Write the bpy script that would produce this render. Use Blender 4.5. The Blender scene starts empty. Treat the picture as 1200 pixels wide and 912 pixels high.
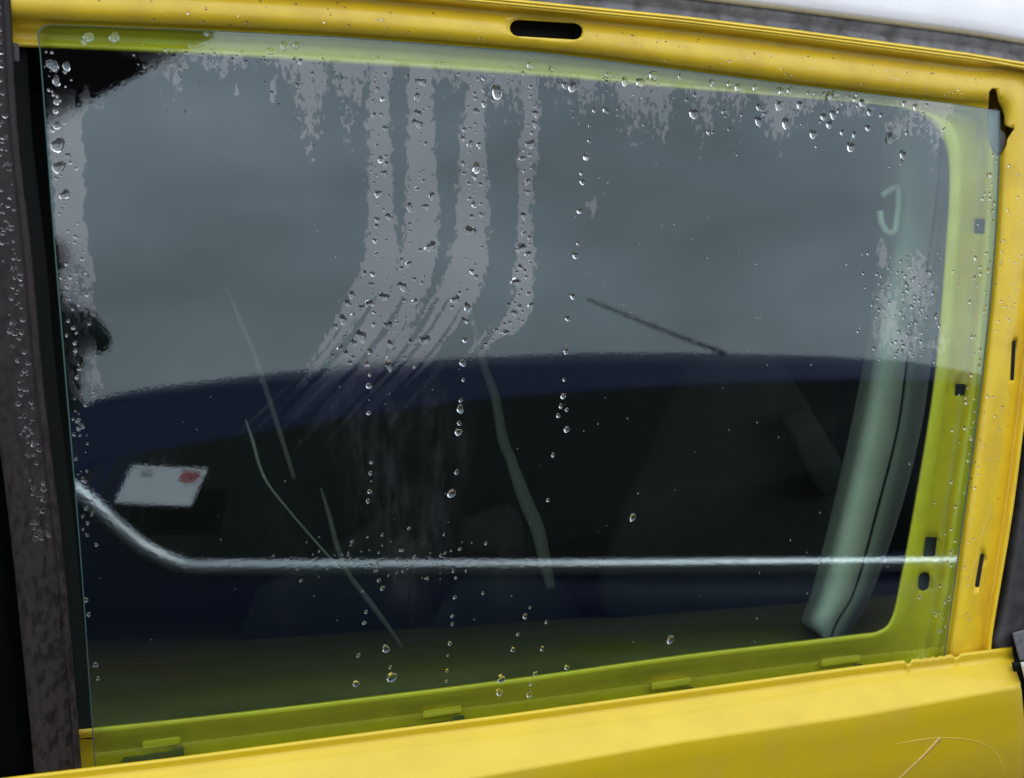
import bpy, bmesh, math, random
import numpy as np
from mathutils import Vector, Matrix
random.seed(7); rng = np.random.default_rng(7)
SC = bpy.context.scene; COL = SC.collection
# ------------------------------------------------------------------ camera
F = 1100.0; D = 0.74; YAW = math.radians(21.8); PIT = math.radians(5.5)
TILT = math.radians(6.5); H0 = 1.30            # tumblehome of the side glass, camera height
fw = np.array([math.sin(YAW)*math.cos(PIT), math.cos(YAW)*math.cos(PIT), -math.sin(PIT)])
rt = np.array([math.cos(YAW), -math.sin(YAW), 0.0])
up = np.cross(rt, fw)
RT = np.array([[1,0,0],[0,math.cos(TILT),math.sin(TILT)],[0,-math.sin(TILT),math.cos(TILT)]])
def T(p):                                       # glass frame -> world
    return RT @ np.asarray(p, float) + np.array([0,0,H0])
CAMG = np.array([0,-D,0.0])
def G(px, py, w=0.0):                           # measured point of the car side at depth w behind the pane (glass frame)
    d = fw + (px-600)/F*rt - (py-456)/F*up
    return CAMG + d*((w+D)/d[1])
def W(px, py, w=0.0): return T(G(px, py, w))
cd = bpy.data.cameras.new('camera'); cam = bpy.data.objects.new('camera', cd); COL.objects.link(cam)
cd.sensor_width = 36; cd.lens = F/1200*36; cd.clip_start = 0.02; cd.clip_end = 2000
m = Matrix.Identity(4)
for i, v in enumerate((RT@rt, RT@up, -(RT@fw), T(CAMG))):
    for j in range(3): m[j][i] = v[j]
cam.matrix_world = m; SC.camera = cam
cd.dof.use_dof = True; cd.dof.focus_distance = 0.80; cd.dof.aperture_fstop = 8
# ------------------------------------------------------------------ light
SUN_EL, SUN_AZ = math.radians(58), math.radians(15)
wd = bpy.data.worlds.new('World'); SC.world = wd; wd.use_nodes = True
nt = wd.node_tree; nt.nodes.clear()
def N(nt, typ, **kw):
    n = nt.nodes.new(typ)
    for k, v in kw.items(): setattr(n, k, v)
    return n
out = N(nt,'ShaderNodeOutputWorld'); bg = N(nt,'ShaderNodeBackground'); sky = N(nt,'ShaderNodeTexSky')
sky.sky_type = 'NISHITA'; sky.sun_disc = False; sky.sun_elevation = SUN_EL; sky.sun_rotation = SUN_AZ; sky.dust_density = 3
hs = N(nt,'ShaderNodeHueSaturation'); hs.inputs['Saturation'].default_value = 0.30
tc = N(nt,'ShaderNodeTexCoord'); mp = N(nt,'ShaderNodeMapping'); mp.inputs['Scale'].default_value = (1,1,2.6)
nz = N(nt,'ShaderNodeTexNoise'); nz.inputs['Scale'].default_value = 2.2; nz.inputs['Detail'].default_value = 5; nz.inputs['Roughness'].default_value = .5
mr = N(nt,'ShaderNodeMapRange'); mr.inputs['From Min'].default_value = .3; mr.inputs['From Max'].default_value = .7
mr.inputs['To Min'].default_value = 0.66; mr.inputs['To Max'].default_value = 1.34
mx = N(nt,'ShaderNodeMix', data_type='RGBA'); mx.inputs['Factor'].default_value = .7
mx.inputs['B'].default_value = (9.0,9.5,10.4,1)
ml = N(nt,'ShaderNodeVectorMath', operation='SCALE')
L = nt.links.new
L(sky.outputs[0], hs.inputs['Color']); L(hs.outputs[0], mx.inputs['A'])
sx = N(nt,'ShaderNodeSeparateXYZ'); L(tc.outputs['Generated'], sx.inputs[0])
zr_ = N(nt,'ShaderNodeMapRange'); zr_.inputs['From Min'].default_value = 0.1; zr_.inputs['From Max'].default_value = 1; zr_.inputs['To Min'].default_value = .9; zr_.inputs['To Max'].default_value = 2.6
L(sx.outputs['Z'], zr_.inputs['Value'])                       # overcast sky: brighter towards the zenith
zh = N(nt,'ShaderNodeMapRange'); zh.inputs['From Min'].default_value = 0; zh.inputs['From Max'].default_value = .16; zh.inputs['To Min'].default_value = .3; zh.inputs['To Max'].default_value = 0
L(sx.outputs['Z'], zh.inputs['Value']); za = N(nt,'ShaderNodeMath', operation='ADD'); L(zr_.outputs[0], za.inputs[0]); L(zh.outputs[0], za.inputs[1])   # paler band low on the horizon
mz = N(nt,'ShaderNodeMath', operation='MULTIPLY'); L(za.outputs[0], mz.inputs[0]); L(mr.outputs[0], mz.inputs[1])
L(tc.outputs['Generated'], mp.inputs[0]); L(mp.outputs[0], nz.inputs['Vector']); L(nz.outputs['Fac'], mr.inputs['Value'])
L(mx.outputs['Result'], ml.inputs[0]); L(mz.outputs[0], ml.inputs['Scale']); L(ml.outputs[0], bg.inputs['Color'])
bg.inputs['Strength'].default_value = 0.12; L(bg.outputs[0], out.inputs[0])
sl = bpy.data.lights.new('sun','SUN'); sl.energy = 1.0; sl.angle = math.radians(25); sl.color = (1,.97,.93)
so = bpy.data.objects.new('sun', sl); COL.objects.link(so)
sd = Vector((math.sin(SUN_AZ)*math.cos(SUN_EL), math.cos(SUN_AZ)*math.cos(SUN_EL), math.sin(SUN_EL)))
so.rotation_euler = sd.to_track_quat('Z','Y').to_euler()
vs = SC.view_settings; vs.view_transform = 'Standard'; vs.look = 'None'; vs.gamma = 1; vs.exposure = 0.0
# ------------------------------------------------------------------ materials
def mat(name, col=(.5,.5,.5), rough=.5, metal=0, coat=0, bump=None, mottle=None, spec=.5):
    """bump=(scale, strength); mottle=(scale, dark colour, amount)"""
    m = bpy.data.materials.new(name); m.use_nodes = True; nt = m.node_tree; b = nt.nodes['Principled BSDF']
    b.inputs['Base Color'].default_value = (*col,1); b.inputs['Roughness'].default_value = rough
    b.inputs['Metallic'].default_value = metal; b.inputs['Coat Weight'].default_value = coat
    b.inputs['Coat Roughness'].default_value = .06; b.inputs['Specular IOR Level'].default_value = spec
    tc = N(nt,'ShaderNodeTexCoord')
    if mottle:
        s, c2, amt = mottle
        n = N(nt,'ShaderNodeTexNoise'); n.inputs['Scale'].default_value = s; n.inputs['Detail'].default_value = 6
        nt.links.new(tc.outputs['Object'], n.inputs['Vector'])
        r = N(nt,'ShaderNodeMapRange'); r.inputs['From Min'].default_value = .42; r.inputs['From Max'].default_value = .68
        r.inputs['To Max'].default_value = amt; nt.links.new(n.outputs['Fac'], r.inputs['Value'])
        x = N(nt,'ShaderNodeMix', data_type='RGBA'); x.inputs['A'].default_value = (*col,1); x.inputs['B'].default_value = (*c2,1)
        nt.links.new(r.outputs[0], x.inputs['Factor']); nt.links.new(x.outputs['Result'], b.inputs['Base Color'])
        r2 = N(nt,'ShaderNodeMapRange'); r2.inputs['From Min'].default_value = .3; r2.inputs['From Max'].default_value = .7
        r2.inputs['To Min'].default_value = rough*.75; r2.inputs['To Max'].default_value = min(1,rough*1.35)
        nt.links.new(n.outputs['Fac'], r2.inputs['Value']); nt.links.new(r2.outputs[0], b.inputs['Roughness'])
    if bump:
        n = N(nt,'ShaderNodeTexNoise'); n.inputs['Scale'].default_value = bump[0]; n.inputs['Detail'].default_value = 4
        nt.links.new(tc.outputs['Object'], n.inputs['Vector'])
        bp = N(nt,'ShaderNodeBump'); bp.inputs['Strength'].default_value = bump[1]; bp.inputs['Distance'].default_value = .001
        nt.links.new(n.outputs['Fac'], bp.inputs['Height']); nt.links.new(bp.outputs[0], b.inputs['Normal'])
    return m
YEL = (.68,.48,.010)
M = dict(
 yellow = mat('yellow_surround_paint', (.86,.60,.022), .38, coat=.4, bump=(260,.18), mottle=(30,(.66,.42,.03),.55)),
 skin_yellow = mat('yellow_panel_paint', YEL, .42, coat=.25, bump=(260,.18), mottle=(22,(.60,.42,.03),.6)),
 white = mat('white_paint', (.78,.78,.79), .3, coat=.6, mottle=(20,(.66,.66,.67),.4)),
 gutter = mat('dirty_gutter_sealer', (.17,.17,.18), .55, bump=(150,.6), mottle=(60,(.07,.07,.07),.9)),
 rubber = mat('dark_rubber', (.035,.035,.038), .5, bump=(300,.3), mottle=(60,(.07,.068,.07),.6)),
 black = mat('flat_black', (.006,.007,.008), .7, spec=.2),
 cavity = mat('dark_cavity', (.10,.10,.10), .8, spec=.1),
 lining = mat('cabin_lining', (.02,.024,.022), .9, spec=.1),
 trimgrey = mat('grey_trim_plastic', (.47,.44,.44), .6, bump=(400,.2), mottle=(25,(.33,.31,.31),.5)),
 trimdark = mat('dark_grey_trim_plastic', (.21,.20,.20), .6, bump=(400,.2)),  # darker grey for the trim cover and one belt guide
 belt = mat('seat_belt_web', (.075,.064,.066), .7, bump=(900,.4)),
 seat = mat('seat_fabric', (.015,.017,.0165), .9, bump=(700,.5), mottle=(12,(.010,.012,.011),.6), spec=.2),
 blue = mat('blue_car_paint', (.005,.008,.050), .45, coat=.05, spec=.12),
 chrome = mat('bright_trim', (.93,.94,.95), .32, metal=1.0, bump=(60,.1)),
 carglass = mat('dark_car_glass', (.004,.005,.005), .08, spec=.15),
 tyre = mat('tyre', (.02,.02,.02), .8), rim = mat('wheel_rim', (.5,.5,.52), .3, metal=.9),
 asphalt = mat('asphalt', (.05,.05,.052), .85, bump=(90,.8), mottle=(3,(.035,.035,.037),.8)),
 jacket = mat('black_jacket', (.008,.008,.01), .8), hair = mat('brown_hair', (.15,.085,.055), .7, bump=(90,.8)),
 skin = mat('skin', (.45,.27,.2), .5), trousers = mat('dark_trousers', (.015,.017,.025), .85),
 canopy = mat('dark_canopy', (.008,.008,.009), .8), foam = mat('clip_foam', (.07,.075,.03), .9),
 hook = mat('pale_hook_plastic', (.62,.6,.6), .5),
 clipgrey = mat('grey_clip_plastic', (.20,.19,.19), .6),
 paper = mat('white_notice', (.8,.8,.8), .7), red = mat('red_print', (.42,.04,.05), .8, mottle=(60,(.7,.5,.5),.8)), greyprint = mat('grey_print', (.3,.32,.35), .7),
)
# pillar cover: wet film in patches makes it glossy
def wet_mat(name, col, dry, wet):
    m = bpy.data.materials.new(name); m.use_nodes = True; nt = m.node_tree; b = nt.nodes['Principled BSDF']
    tc = N(nt,'ShaderNodeTexCoord'); n = N(nt,'ShaderNodeTexNoise'); n.inputs['Scale'].default_value = 230; n.inputs['Detail'].default_value = 9; n.inputs['Roughness'].default_value = .65
    mpp = N(nt,'ShaderNodeMapping'); mpp.inputs['Scale'].default_value = (1,1,.4)
    nt.links.new(tc.outputs['Object'], mpp.inputs[0]); nt.links.new(mpp.outputs[0], n.inputs['Vector'])
    r = N(nt,'ShaderNodeMapRange'); r.inputs['From Min'].default_value = .46; r.inputs['From Max'].default_value = .58
    nt.links.new(n.outputs['Fac'], r.inputs['Value'])
    x = N(nt,'ShaderNodeMix', data_type='RGBA'); x.inputs['A'].default_value = (*col,1); x.inputs['B'].default_value = (*[c*.45 for c in col],1)
    nt.links.new(r.outputs[0], x.inputs['Factor']); nt.links.new(x.outputs['Result'], b.inputs['Base Color'])
    rr = N(nt,'ShaderNodeMapRange'); rr.inputs['To Min'].default_value = dry; rr.inputs['To Max'].default_value = wet
    nt.links.new(r.outputs[0], rr.inputs['Value']); nt.links.new(rr.outputs[0], b.inputs['Roughness'])
    bp = N(nt,'ShaderNodeBump'); bp.inputs['Strength'].default_value = .5; bp.inputs['Distance'].default_value = .0006
    nt.links.new(n.outputs['Fac'], bp.inputs['Height']); nt.links.new(bp.outputs[0], b.inputs['Normal'])
    return m
M['pillar'] = wet_mat('weathered_pillar_plastic', (.026,.020,.0195), .6, .36); M['pillar'].node_tree.nodes['Principled BSDF'].inputs['Specular IOR Level'].default_value = .3
# water
m_ = bpy.data.materials.new('water'); m_.use_nodes = True; nt = m_.node_tree; nt.nodes.clear()
o = N(nt,'ShaderNodeOutputMaterial'); g = N(nt,'ShaderNodeBsdfGlass'); g.inputs['IOR'].default_value = 1.33; g.inputs['Roughness'].default_value = 0
nt.links.new(g.outputs[0], o.inputs[0]); M['water'] = m_
# side glass: green tinted, reflection of both faces carried by the outer face; a thin wet film reflects more
def glass_mat():
    m = bpy.data.materials.new('green_tinted_glass'); m.use_nodes = True; nt = m.node_tree; nt.nodes.clear(); L = nt.links.new
    o = N(nt,'ShaderNodeOutputMaterial'); mix = N(nt,'ShaderNodeMixShader'); tr = N(nt,'ShaderNodeBsdfTransparent'); gl = N(nt,'ShaderNodeBsdfGlossy')
    tr.inputs['Color'].default_value = (.70,.90,.76,1)
    at = N(nt,'ShaderNodeAttribute', attribute_name='wet'); tc = N(nt,'ShaderNodeTexCoord')
    n = N(nt,'ShaderNodeTexNoise'); n.inputs['Scale'].default_value = 230; n.inputs['Detail'].default_value = 6; n.inputs['Roughness'].default_value = .68
    mpp = N(nt,'ShaderNodeMapping'); mpp.inputs['Scale'].default_value = (1,1,.62)
    L(tc.outputs['Object'], mpp.inputs[0]); L(mpp.outputs[0], n.inputs['Vector'])
    a = N(nt,'ShaderNodeMath', operation='SUBTRACT'); a.inputs[1].default_value = .5; L(n.outputs['Fac'], a.inputs[0])
    b = N(nt,'ShaderNodeMath', operation='MULTIPLY_ADD'); b.inputs[1].default_value = 1.8; L(a.outputs[0], b.inputs[0]); L(at.outputs['Fac'], b.inputs[2])
    r = N(nt,'ShaderNodeMapRange'); r.inputs['From Min'].default_value = -.012; r.inputs['From Max'].default_value = .012; L(b.outputs[0], r.inputs['Value'])
    fr = N(nt,'ShaderNodeFresnel'); fr.inputs['IOR'].default_value = 1.52
    k = N(nt,'ShaderNodeMapRange'); k.inputs['To Min'].default_value = 2.9; k.inputs['To Max'].default_value = 4.4; L(r.outputs[0], k.inputs['Value'])
    # faint grime
    n2 = N(nt,'ShaderNodeTexNoise'); n2.inputs['Scale'].default_value = 9; n2.inputs['Detail'].default_value = 6
    L(tc.outputs['Object'], n2.inputs['Vector'])
    gk = N(nt,'ShaderNodeMapRange'); gk.inputs['From Min'].default_value=.3; gk.inputs['From Max'].default_value=.7; gk.inputs['To Min'].default_value=.92; gk.inputs['To Max'].default_value=1.08
    L(n2.outputs['Fac'], gk.inputs['Value'])
    f1 = N(nt,'ShaderNodeMath', operation='MULTIPLY'); L(fr.outputs[0], f1.inputs[0]); L(k.outputs[0], f1.inputs[1])
    f2 = N(nt,'ShaderNodeMath', operation='MULTIPLY'); L(f1.outputs[0], f2.inputs[0]); L(gk.outputs[0], f2.inputs[1])
    ge = N(nt,'ShaderNodeNewGeometry'); nb = N(nt,'ShaderNodeMath', operation='SUBTRACT'); nb.inputs[0].default_value = 1; L(ge.outputs['Backfacing'], nb.inputs[1])
    f3 = N(nt,'ShaderNodeMath', operation='MULTIPLY', use_clamp=True); L(f2.outputs[0], f3.inputs[0]); L(nb.outputs[0], f3.inputs[1])
    c = N(nt,'ShaderNodeMix', data_type='RGBA'); c.inputs['A'].default_value = (.74,.91,.97,1); c.inputs['B'].default_value = (.90,.955,.985,1)
    L(r.outputs[0], c.inputs['Factor']); L(c.outputs['Result'], gl.inputs['Color'])
    rr = N(nt,'ShaderNodeMapRange'); rr.inputs['To Min'].default_value = .0; rr.inputs['To Max'].default_value = .06; L(r.outputs[0], rr.inputs['Value']); L(rr.outputs[0], gl.inputs['Roughness'])
    n3 = N(nt,'ShaderNodeTexNoise'); n3.inputs['Scale'].default_value = 400; n3.inputs['Detail'].default_value = 3; L(tc.outputs['Object'], n3.inputs['Vector'])
    bp = N(nt,'ShaderNodeBump'); bp.inputs['Strength'].default_value = .008; bp.inputs['Distance'].default_value = .001; L(n3.outputs['Fac'], bp.inputs['Height']); L(bp.outputs[0], gl.inputs['Normal'])
    # dust specks: sparse, diffuse
    vo = N(nt,'ShaderNodeTexVoronoi'); vo.inputs['Scale'].default_value = 130; L(tc.outputs['Object'], vo.inputs['Vector'])
    lt = N(nt,'ShaderNodeMath', operation='LESS_THAN'); lt.inputs[1].default_value = .06; L(vo.outputs['Distance'], lt.inputs[0])
    sp = N(nt,'ShaderNodeSeparateColor'); L(vo.outputs['Color'], sp.inputs[0])
    g2 = N(nt,'ShaderNodeMath', operation='GREATER_THAN'); g2.inputs[1].default_value = .90; L(sp.outputs[0], g2.inputs[0])
    dm = N(nt,'ShaderNodeMath', operation='MULTIPLY'); L(lt.outputs[0], dm.inputs[0]); L(g2.outputs[0], dm.inputs[1])
    dk = N(nt,'ShaderNodeMath', operation='MULTIPLY_ADD'); dk.inputs[1].default_value = .16; dk.inputs[2].default_value = .003; L(dm.outputs[0], dk.inputs[0])
    sm = N(nt,'ShaderNodeAttribute', attribute_name='smear'); n4 = N(nt,'ShaderNodeTexNoise'); n4.inputs['Scale'].default_value = 90; n4.inputs['Detail'].default_value = 7; n4.inputs['Roughness'].default_value = .7
    mp4 = N(nt,'ShaderNodeMapping'); mp4.inputs['Scale'].default_value = (1,1,.25); L(tc.outputs['Object'], mp4.inputs[0]); L(mp4.outputs[0], n4.inputs['Vector'])
    r4 = N(nt,'ShaderNodeMapRange'); r4.inputs['From Min'].default_value = .4; r4.inputs['From Max'].default_value = .7; r4.inputs['To Max'].default_value = .05; L(n4.outputs['Fac'], r4.inputs['Value'])
    s4 = N(nt,'ShaderNodeMath', operation='MULTIPLY_ADD'); L(sm.outputs['Fac'], s4.inputs[0]); L(r4.outputs[0], s4.inputs[1]); L(dk.outputs[0], s4.inputs[2]); dk = s4
    df = N(nt,'ShaderNodeBsdfDiffuse'); df.inputs['Color'].default_value = (.42,.46,.46,1)
    m2 = N(nt,'ShaderNodeMixShader'); L(f3.outputs[0], mix.inputs['Fac']); L(tr.outputs[0], mix.inputs[1]); L(gl.outputs[0], mix.inputs[2])
    L(dk.outputs[0], m2.inputs['Fac']); L(mix.outputs[0], m2.inputs[1]); L(df.outputs[0], m2.inputs[2])
    L(m2.outputs[0], o.inputs[0]); return m
M['glass'] = glass_mat()
M['edge'] = mat('ground_glass_edge', (.05,.12,.105), .3, spec=.5)
# ------------------------------------------------------------------ object helpers
def props(o, label=None, cat=None, group=None, kind=None):
    for k, v in (('label',label),('category',cat),('group',group),('kind',kind)):
        if v: o[k] = v
    return o
def empty(name, loc, **kw):
    o = bpy.data.objects.new(name, None); o.location = loc; o.empty_display_size = .05; COL.objects.link(o); return props(o, **kw)
def mesh(name, V, Fc, m, parent=None, base=None, smooth=True, **kw):
    V = np.asarray(V, float)
    if base is None: base = np.array(parent.location) if parent is not None else np.zeros(3)
    me = bpy.data.meshes.new(name); me.from_pydata((V-base).tolist(), [], Fc); me.validate()
    if smooth: me.shade_smooth()
    if isinstance(m, (list,tuple)):
        for x in m: me.materials.append(x)
    else: me.materials.append(m)
    o = bpy.data.objects.new(name, me); COL.objects.link(o)
    if parent is None: o.location = base
    else: o.parent = parent
    return props(o, **kw)
def fixn(o):
    bm = bmesh.new(); bm.from_mesh(o.data); bmesh.ops.recalc_face_normals(bm, faces=bm.faces); bm.to_mesh(o.data); bm.free()
def catmull(P, n):
    P = np.asarray(P, float); P = np.vstack([2*P[0]-P[1], P, 2*P[-1]-P[-2]]); R = []
    for i in range(1, len(P)-2):
        for k in range(n):
            t = k/n; a,b,c,d = P[i-1],P[i],P[i+1],P[i+2]
            R.append(.5*((2*b)+(c-a)*t+(2*a-5*b+4*c-d)*t*t+(3*b-a-3*c+d)*t**3))
    R.append(P[-2]); return np.array(R)
def solid(rows, thick, name, m, parent, smooth=True, **kw):
    """rows: [rail][station] of (px,py,w); a closed sheet of the given thickness"""
    A = np.array([[W(*p) for p in r] for r in rows]); B = np.array([[W(p[0],p[1],p[2]+thick) for p in r] for r in rows])
    nr, ns = A.shape[:2]; V = np.vstack([A.reshape(-1,3), B.reshape(-1,3)]); Fc = []; o_ = nr*ns
    ix = lambda i,j: i*ns+j
    for i in range(nr-1):
        for j in range(ns-1):
            Fc.append((ix(i,j),ix(i+1,j),ix(i+1,j+1),ix(i,j+1))); Fc.append((o_+ix(i,j),o_+ix(i,j+1),o_+ix(i+1,j+1),o_+ix(i+1,j)))
    for j in range(ns-1):
        Fc.append((ix(0,j),ix(0,j+1),o_+ix(0,j+1),o_+ix(0,j))); i=nr-1
        Fc.append((ix(i,j+1),ix(i,j),o_+ix(i,j),o_+ix(i,j+1)))
    for i in range(nr-1):
        Fc.append((ix(i+1,0),ix(i,0),o_+ix(i,0),o_+ix(i+1,0))); j=ns-1
        Fc.append((ix(i,j),ix(i+1,j),o_+ix(i+1,j),o_+ix(i,j)))
    o = mesh(name, V, Fc, m, parent, smooth=smooth, **kw); fixn(o); return o
def prism(poly, w0, w1, name, m, parent, **kw):
    n = len(poly); V = [W(x,y,w0) for x,y in poly]+[W(x,y,w1) for x,y in poly]
    Fc = [tuple(range(n)), tuple(range(2*n-1,n-1,-1))]+[(i,(i+1)%n,n+(i+1)%n,n+i) for i in range(n)]
    o = mesh(name, V, Fc, m, parent, smooth=False, **kw); fixn(o); return o
def bevel(o, w=.0006, seg=2):
    b = o.modifiers.new('bevel','BEVEL'); b.width = w; b.segments = seg; b.limit_method='ANGLE'; return o
def cut(o, polys, w0=-.06, w1=.03):
    cs = []
    for p in polys:
        c = prism(p, w0, w1, 'cutter', M['cavity'], None); cs.append(c)
        b = o.modifiers.new('cut','BOOLEAN'); b.operation = 'DIFFERENCE'; b.object = c; b.solver = 'EXACT'
    dg = bpy.context.evaluated_depsgraph_get(); me = bpy.data.meshes.new_from_object(o.evaluated_get(dg)); o.modifiers.clear(); o.data = me
    for c in cs: bpy.data.objects.remove(c)
    return o
def stadium(x0,y0,x1,y1,r,n=7):
    a = math.atan2(y1-y0,x1-x0); P=[]
    for k in range(n): t=a-math.pi/2+math.pi*k/(n-1); P.append((x1+r*math.cos(t),y1+r*math.sin(t)))
    for k in range(n): t=a+math.pi/2+math.pi*k/(n-1); P.append((x0+r*math.cos(t),y0+r*math.sin(t)))
    return P
def rrect(cx,cy,w,h,r=2,sk=0):
    P=[]
    for sx,sy,a0 in ((1,-1,-90),(1,1,0),(-1,1,90),(-1,-1,180)):
        for k in range(3):
            a=math.radians(a0+45*k); x=sx*(w/2-r)+r*math.cos(a); y=sy*(h/2-r)+r*math.sin(a); P.append((cx+x-sk*y,cy+y))
    return P
def tube(P, r, name, m, parent, seg=8, flat=1.0, **kw):
    P = [np.asarray(p,float) for p in P]; V=[]; Fc=[]; n=len(P)
    for i,p in enumerate(P):
        t = P[min(i+1,n-1)]-P[max(i-1,0)]; t/=np.linalg.norm(t); a=np.cross(t,[0.13,.95,.2]); a/=np.linalg.norm(a); b=np.cross(t,a)
        rr = r[i] if isinstance(r,(list,tuple)) else r
        for k in range(seg):
            q=2*math.pi*k/seg; V.append(p+rr*(math.cos(q)*a+flat*math.sin(q)*b))
    for i in range(n-1):
        for k in range(seg): Fc.append((i*seg+k,i*seg+(k+1)%seg,(i+1)*seg+(k+1)%seg,(i+1)*seg+k))
    Fc += [tuple(range(seg-1,-1,-1)), tuple(range((n-1)*seg,n*seg))]
    o = mesh(name,V,Fc,m,parent,**kw); fixn(o); return o
# ------------------------------------------------------------------ setting
gp = [(-60,-60,0),(60,-60,0),(60,60,0),(-60,60,0)]
mesh('ground', [(x*10,y*10,z) for x,y,z in gp], [(0,1,2,3)], M['asphalt'], kind='structure', smooth=False)
# ------------------------------------------------------------------ the yellow car
car = empty('yellow_car', (0.1,0.02,0.0), label='yellow car with its side window trim stripped off and rain on the green tinted glass', cat='car')
O = [(-60,-40),(200,-26),(400,-13),(640,10),(800,26),(930,42),(1050,58),(1140,70),(1222,84),(1236,180),(1225,300),(1206,450),(1187,600),(1163,745),(1150,850),(1050,870),(930,880),(800,895),(600,925),(400,950),(200,975),(-60,1005)]
Ge= [(-60,24),(200,33),(400,43),(640,62),(800,82),(930,99),(1050,113),(1118,121),(1170,129),(1171,185),(1165,300),(1150,450),(1130,600),(1110,750),(1092,800),(1000,835),(900,848),(800,860),(600,890),(400,915),(200,940),(-60,970)]
A = [(-60,52),(200,63),(400,75),(640,91),(800,105),(930,115),(1035,124),(1080,135),(1104,163),(1112,205),(1107,300),(1094,450),(1070,600),(1053,690),(1044,725),(1030,739),(995,745),(800,768),(600,796),(400,821),(200,844),(-60,870)]
zone = np.array([.12]*6+[.25,.7,1.2,1.5,1.7,1.7,1.7,1.5,1.1,.7,.4,.3,.3,.3,.3,.3])
bzone = np.array([0]*13+[.1,.4,.7,.9,1,1,1,1,1.])
Oc, Gc, Ac = (catmull(x,8) for x in (O,Ge,A)); zc = np.interp(np.linspace(0,len(zone)-1,len(Oc)), range(len(zone)), zone)
bc_ = np.interp(np.linspace(0,len(bzone)-1,len(Oc)), range(len(bzone)), bzone)
prof = [(0,-.012,0),(.03,-.0125,0),(.07,-.011,0),(.12,-.002,0),(.2,.001,0),(.32,-.003,0),(.46,-.0058,0),(.6,-.0068,0),(.74,-.0066,0),(.86,-.0035,0),(.94,.001,0),(1.0,.0050,0),
        (1.1,.0062,0),(1.2,.0070,.001),(1.27,.0075,.005),(1.33,.0085,.009),(1.5,.009,.0095),(1.64,.009,.009),(1.71,.009,.005),(1.76,.0085,0.0),(1.84,.0078,0),(1.93,.008,0),(1.985,.0095,0),(2.0,.013,0),(2.01,.045,0)]
rows = []
for f,w,rz in prof:
    P = Oc+(Gc-Oc)*f if f<=1 else Gc+(Ac-Gc)*(f-1)
    rows.append([(P[i][0],P[i][1],w+rz*zc[i]+(bc_[i]*min(.021,.10*max(0,1.975-f)) if 1<f<2 else bc_[i]*.021*(f<=1))) for i in range(len(P))])
frame = solid(rows, .0012, 'window_frame', M['yellow'], car)
holes = [stadium(607,33,673,37,9.6), stadium(1188,401,1186,444,2.3,5), stadium(1151,651,1145,686,2.6,5),
         rrect(1148,265.5,12,17,1.5,.05), rrect(1125,457,12,14,1.5,.08), rrect(1090,641,14,23,1.5,.12), rrect(1082.5,681.5,13,22,6,.1),
         [(1159,108),(1162,104),(1166,104),(1168.5,110),(1170,120),(1174,127),(1177,136),(1177,147),(1188.5,151),(1184,158),(1180,164),(1179,170),(1174,180),(1169,183),(1164,178),(1160,166),(1158,150),(1158,130)]]
cut(frame, holes, -.03, .031)
for p in frame.data.polygons: p.use_smooth = True
# plate behind the holes
rows = [[(P[i][0],P[i][1],.034) for i in range(len(P))] for P in (Oc,Oc+(Gc-Oc)*.5,Gc,Gc+(Ac-Gc)*.5,Gc+(Ac-Gc)*.97)]
solid(rows, .002, 'inner_plate', M['cavity'], car)
# clips and foam pads on the lower frame
for cx,cy in ((190,871),(519,835),(787,802),(986,775)):
    s = -.125
    q = [(cx-24,cy-5-s*24),(cx+22,cy-6+s*22),(cx+22,cy+4+s*22),(cx-24,cy+5-s*24)]
    bevel(prism(q, .0262,.033,'locating_pad', M['yellow'], car),.002,3)
    q = [(cx-50,cy+25),(cx-44,cy+16),(cx-22,cy+14),(cx-10,cy+11),(cx+10,cy+9),(cx+16,cy+3),(cx+25,cy+3),(cx+26,cy+14),(cx-10,cy+22)]
    bevel(prism(q, .0200,.033,'foam_clip', M['foam'], car),.001)
bevel(prism([(1159,130),(1168,127),(1171,136),(1171,150),(1179,158),(1179,168),(1173,181),(1167,179),(1161,168),(1158,150)],.0048,.03,'retaining_clip',M['clipgrey'],car),.001)
# ---- glass pane
def top(x): return np.interp(x,[p[0] for p in Ge[:9]],[p[1] for p in Ge[:9]])+.8
gr = catmull([(1171,129),(1171,185),(1165,300),(1150,450),(1130,600),(1108,760),(1098,830),(1092,870)],8)
glf = catmull([(44,40),(47,62),(56,180),(65,300),(80,480),(95,660),(108,850),(111,890),(114,930)],8)
NS, NT = 680, 490
ss = np.linspace(0,1,NS); tt = np.linspace(0,1,NT)
TL,TR,BL,BR = np.array([44,40.]),np.array([1171,129.]),glf[-1],gr[-1]
le = np.array([[np.interp(t,np.linspace(0,1,len(glf)),glf[:,k]) for k in (0,1)] for t in tt])
re = np.array([[np.interp(t,np.linspace(0,1,len(gr)),gr[:,k]) for k in (0,1)] for t in tt])
te = []
for s in ss:
    x = 44+s*(1171-44); y = top(x)
    if x<60: y = 40-(40-top(60))*math.sqrt(max(0,1-((60-x)/16)**2))
    te.append((x,y))
te = np.array(te); be = np.array([BL+(BR-BL)*s for s in ss])
S_,T_ = np.meshgrid(ss,tt)
PX = (1-T_)[...,None]*te[None]+T_[...,None]*be[None]+(1-S_)[...,None]*le[:,None]+S_[...,None]*re[:,None]-((1-S_)*(1-T_))[...,None]*TL-(S_*(1-T_))[...,None]*TR-((1-S_)*T_)[...,None]*BL-(S_*T_)[...,None]*BR
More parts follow.
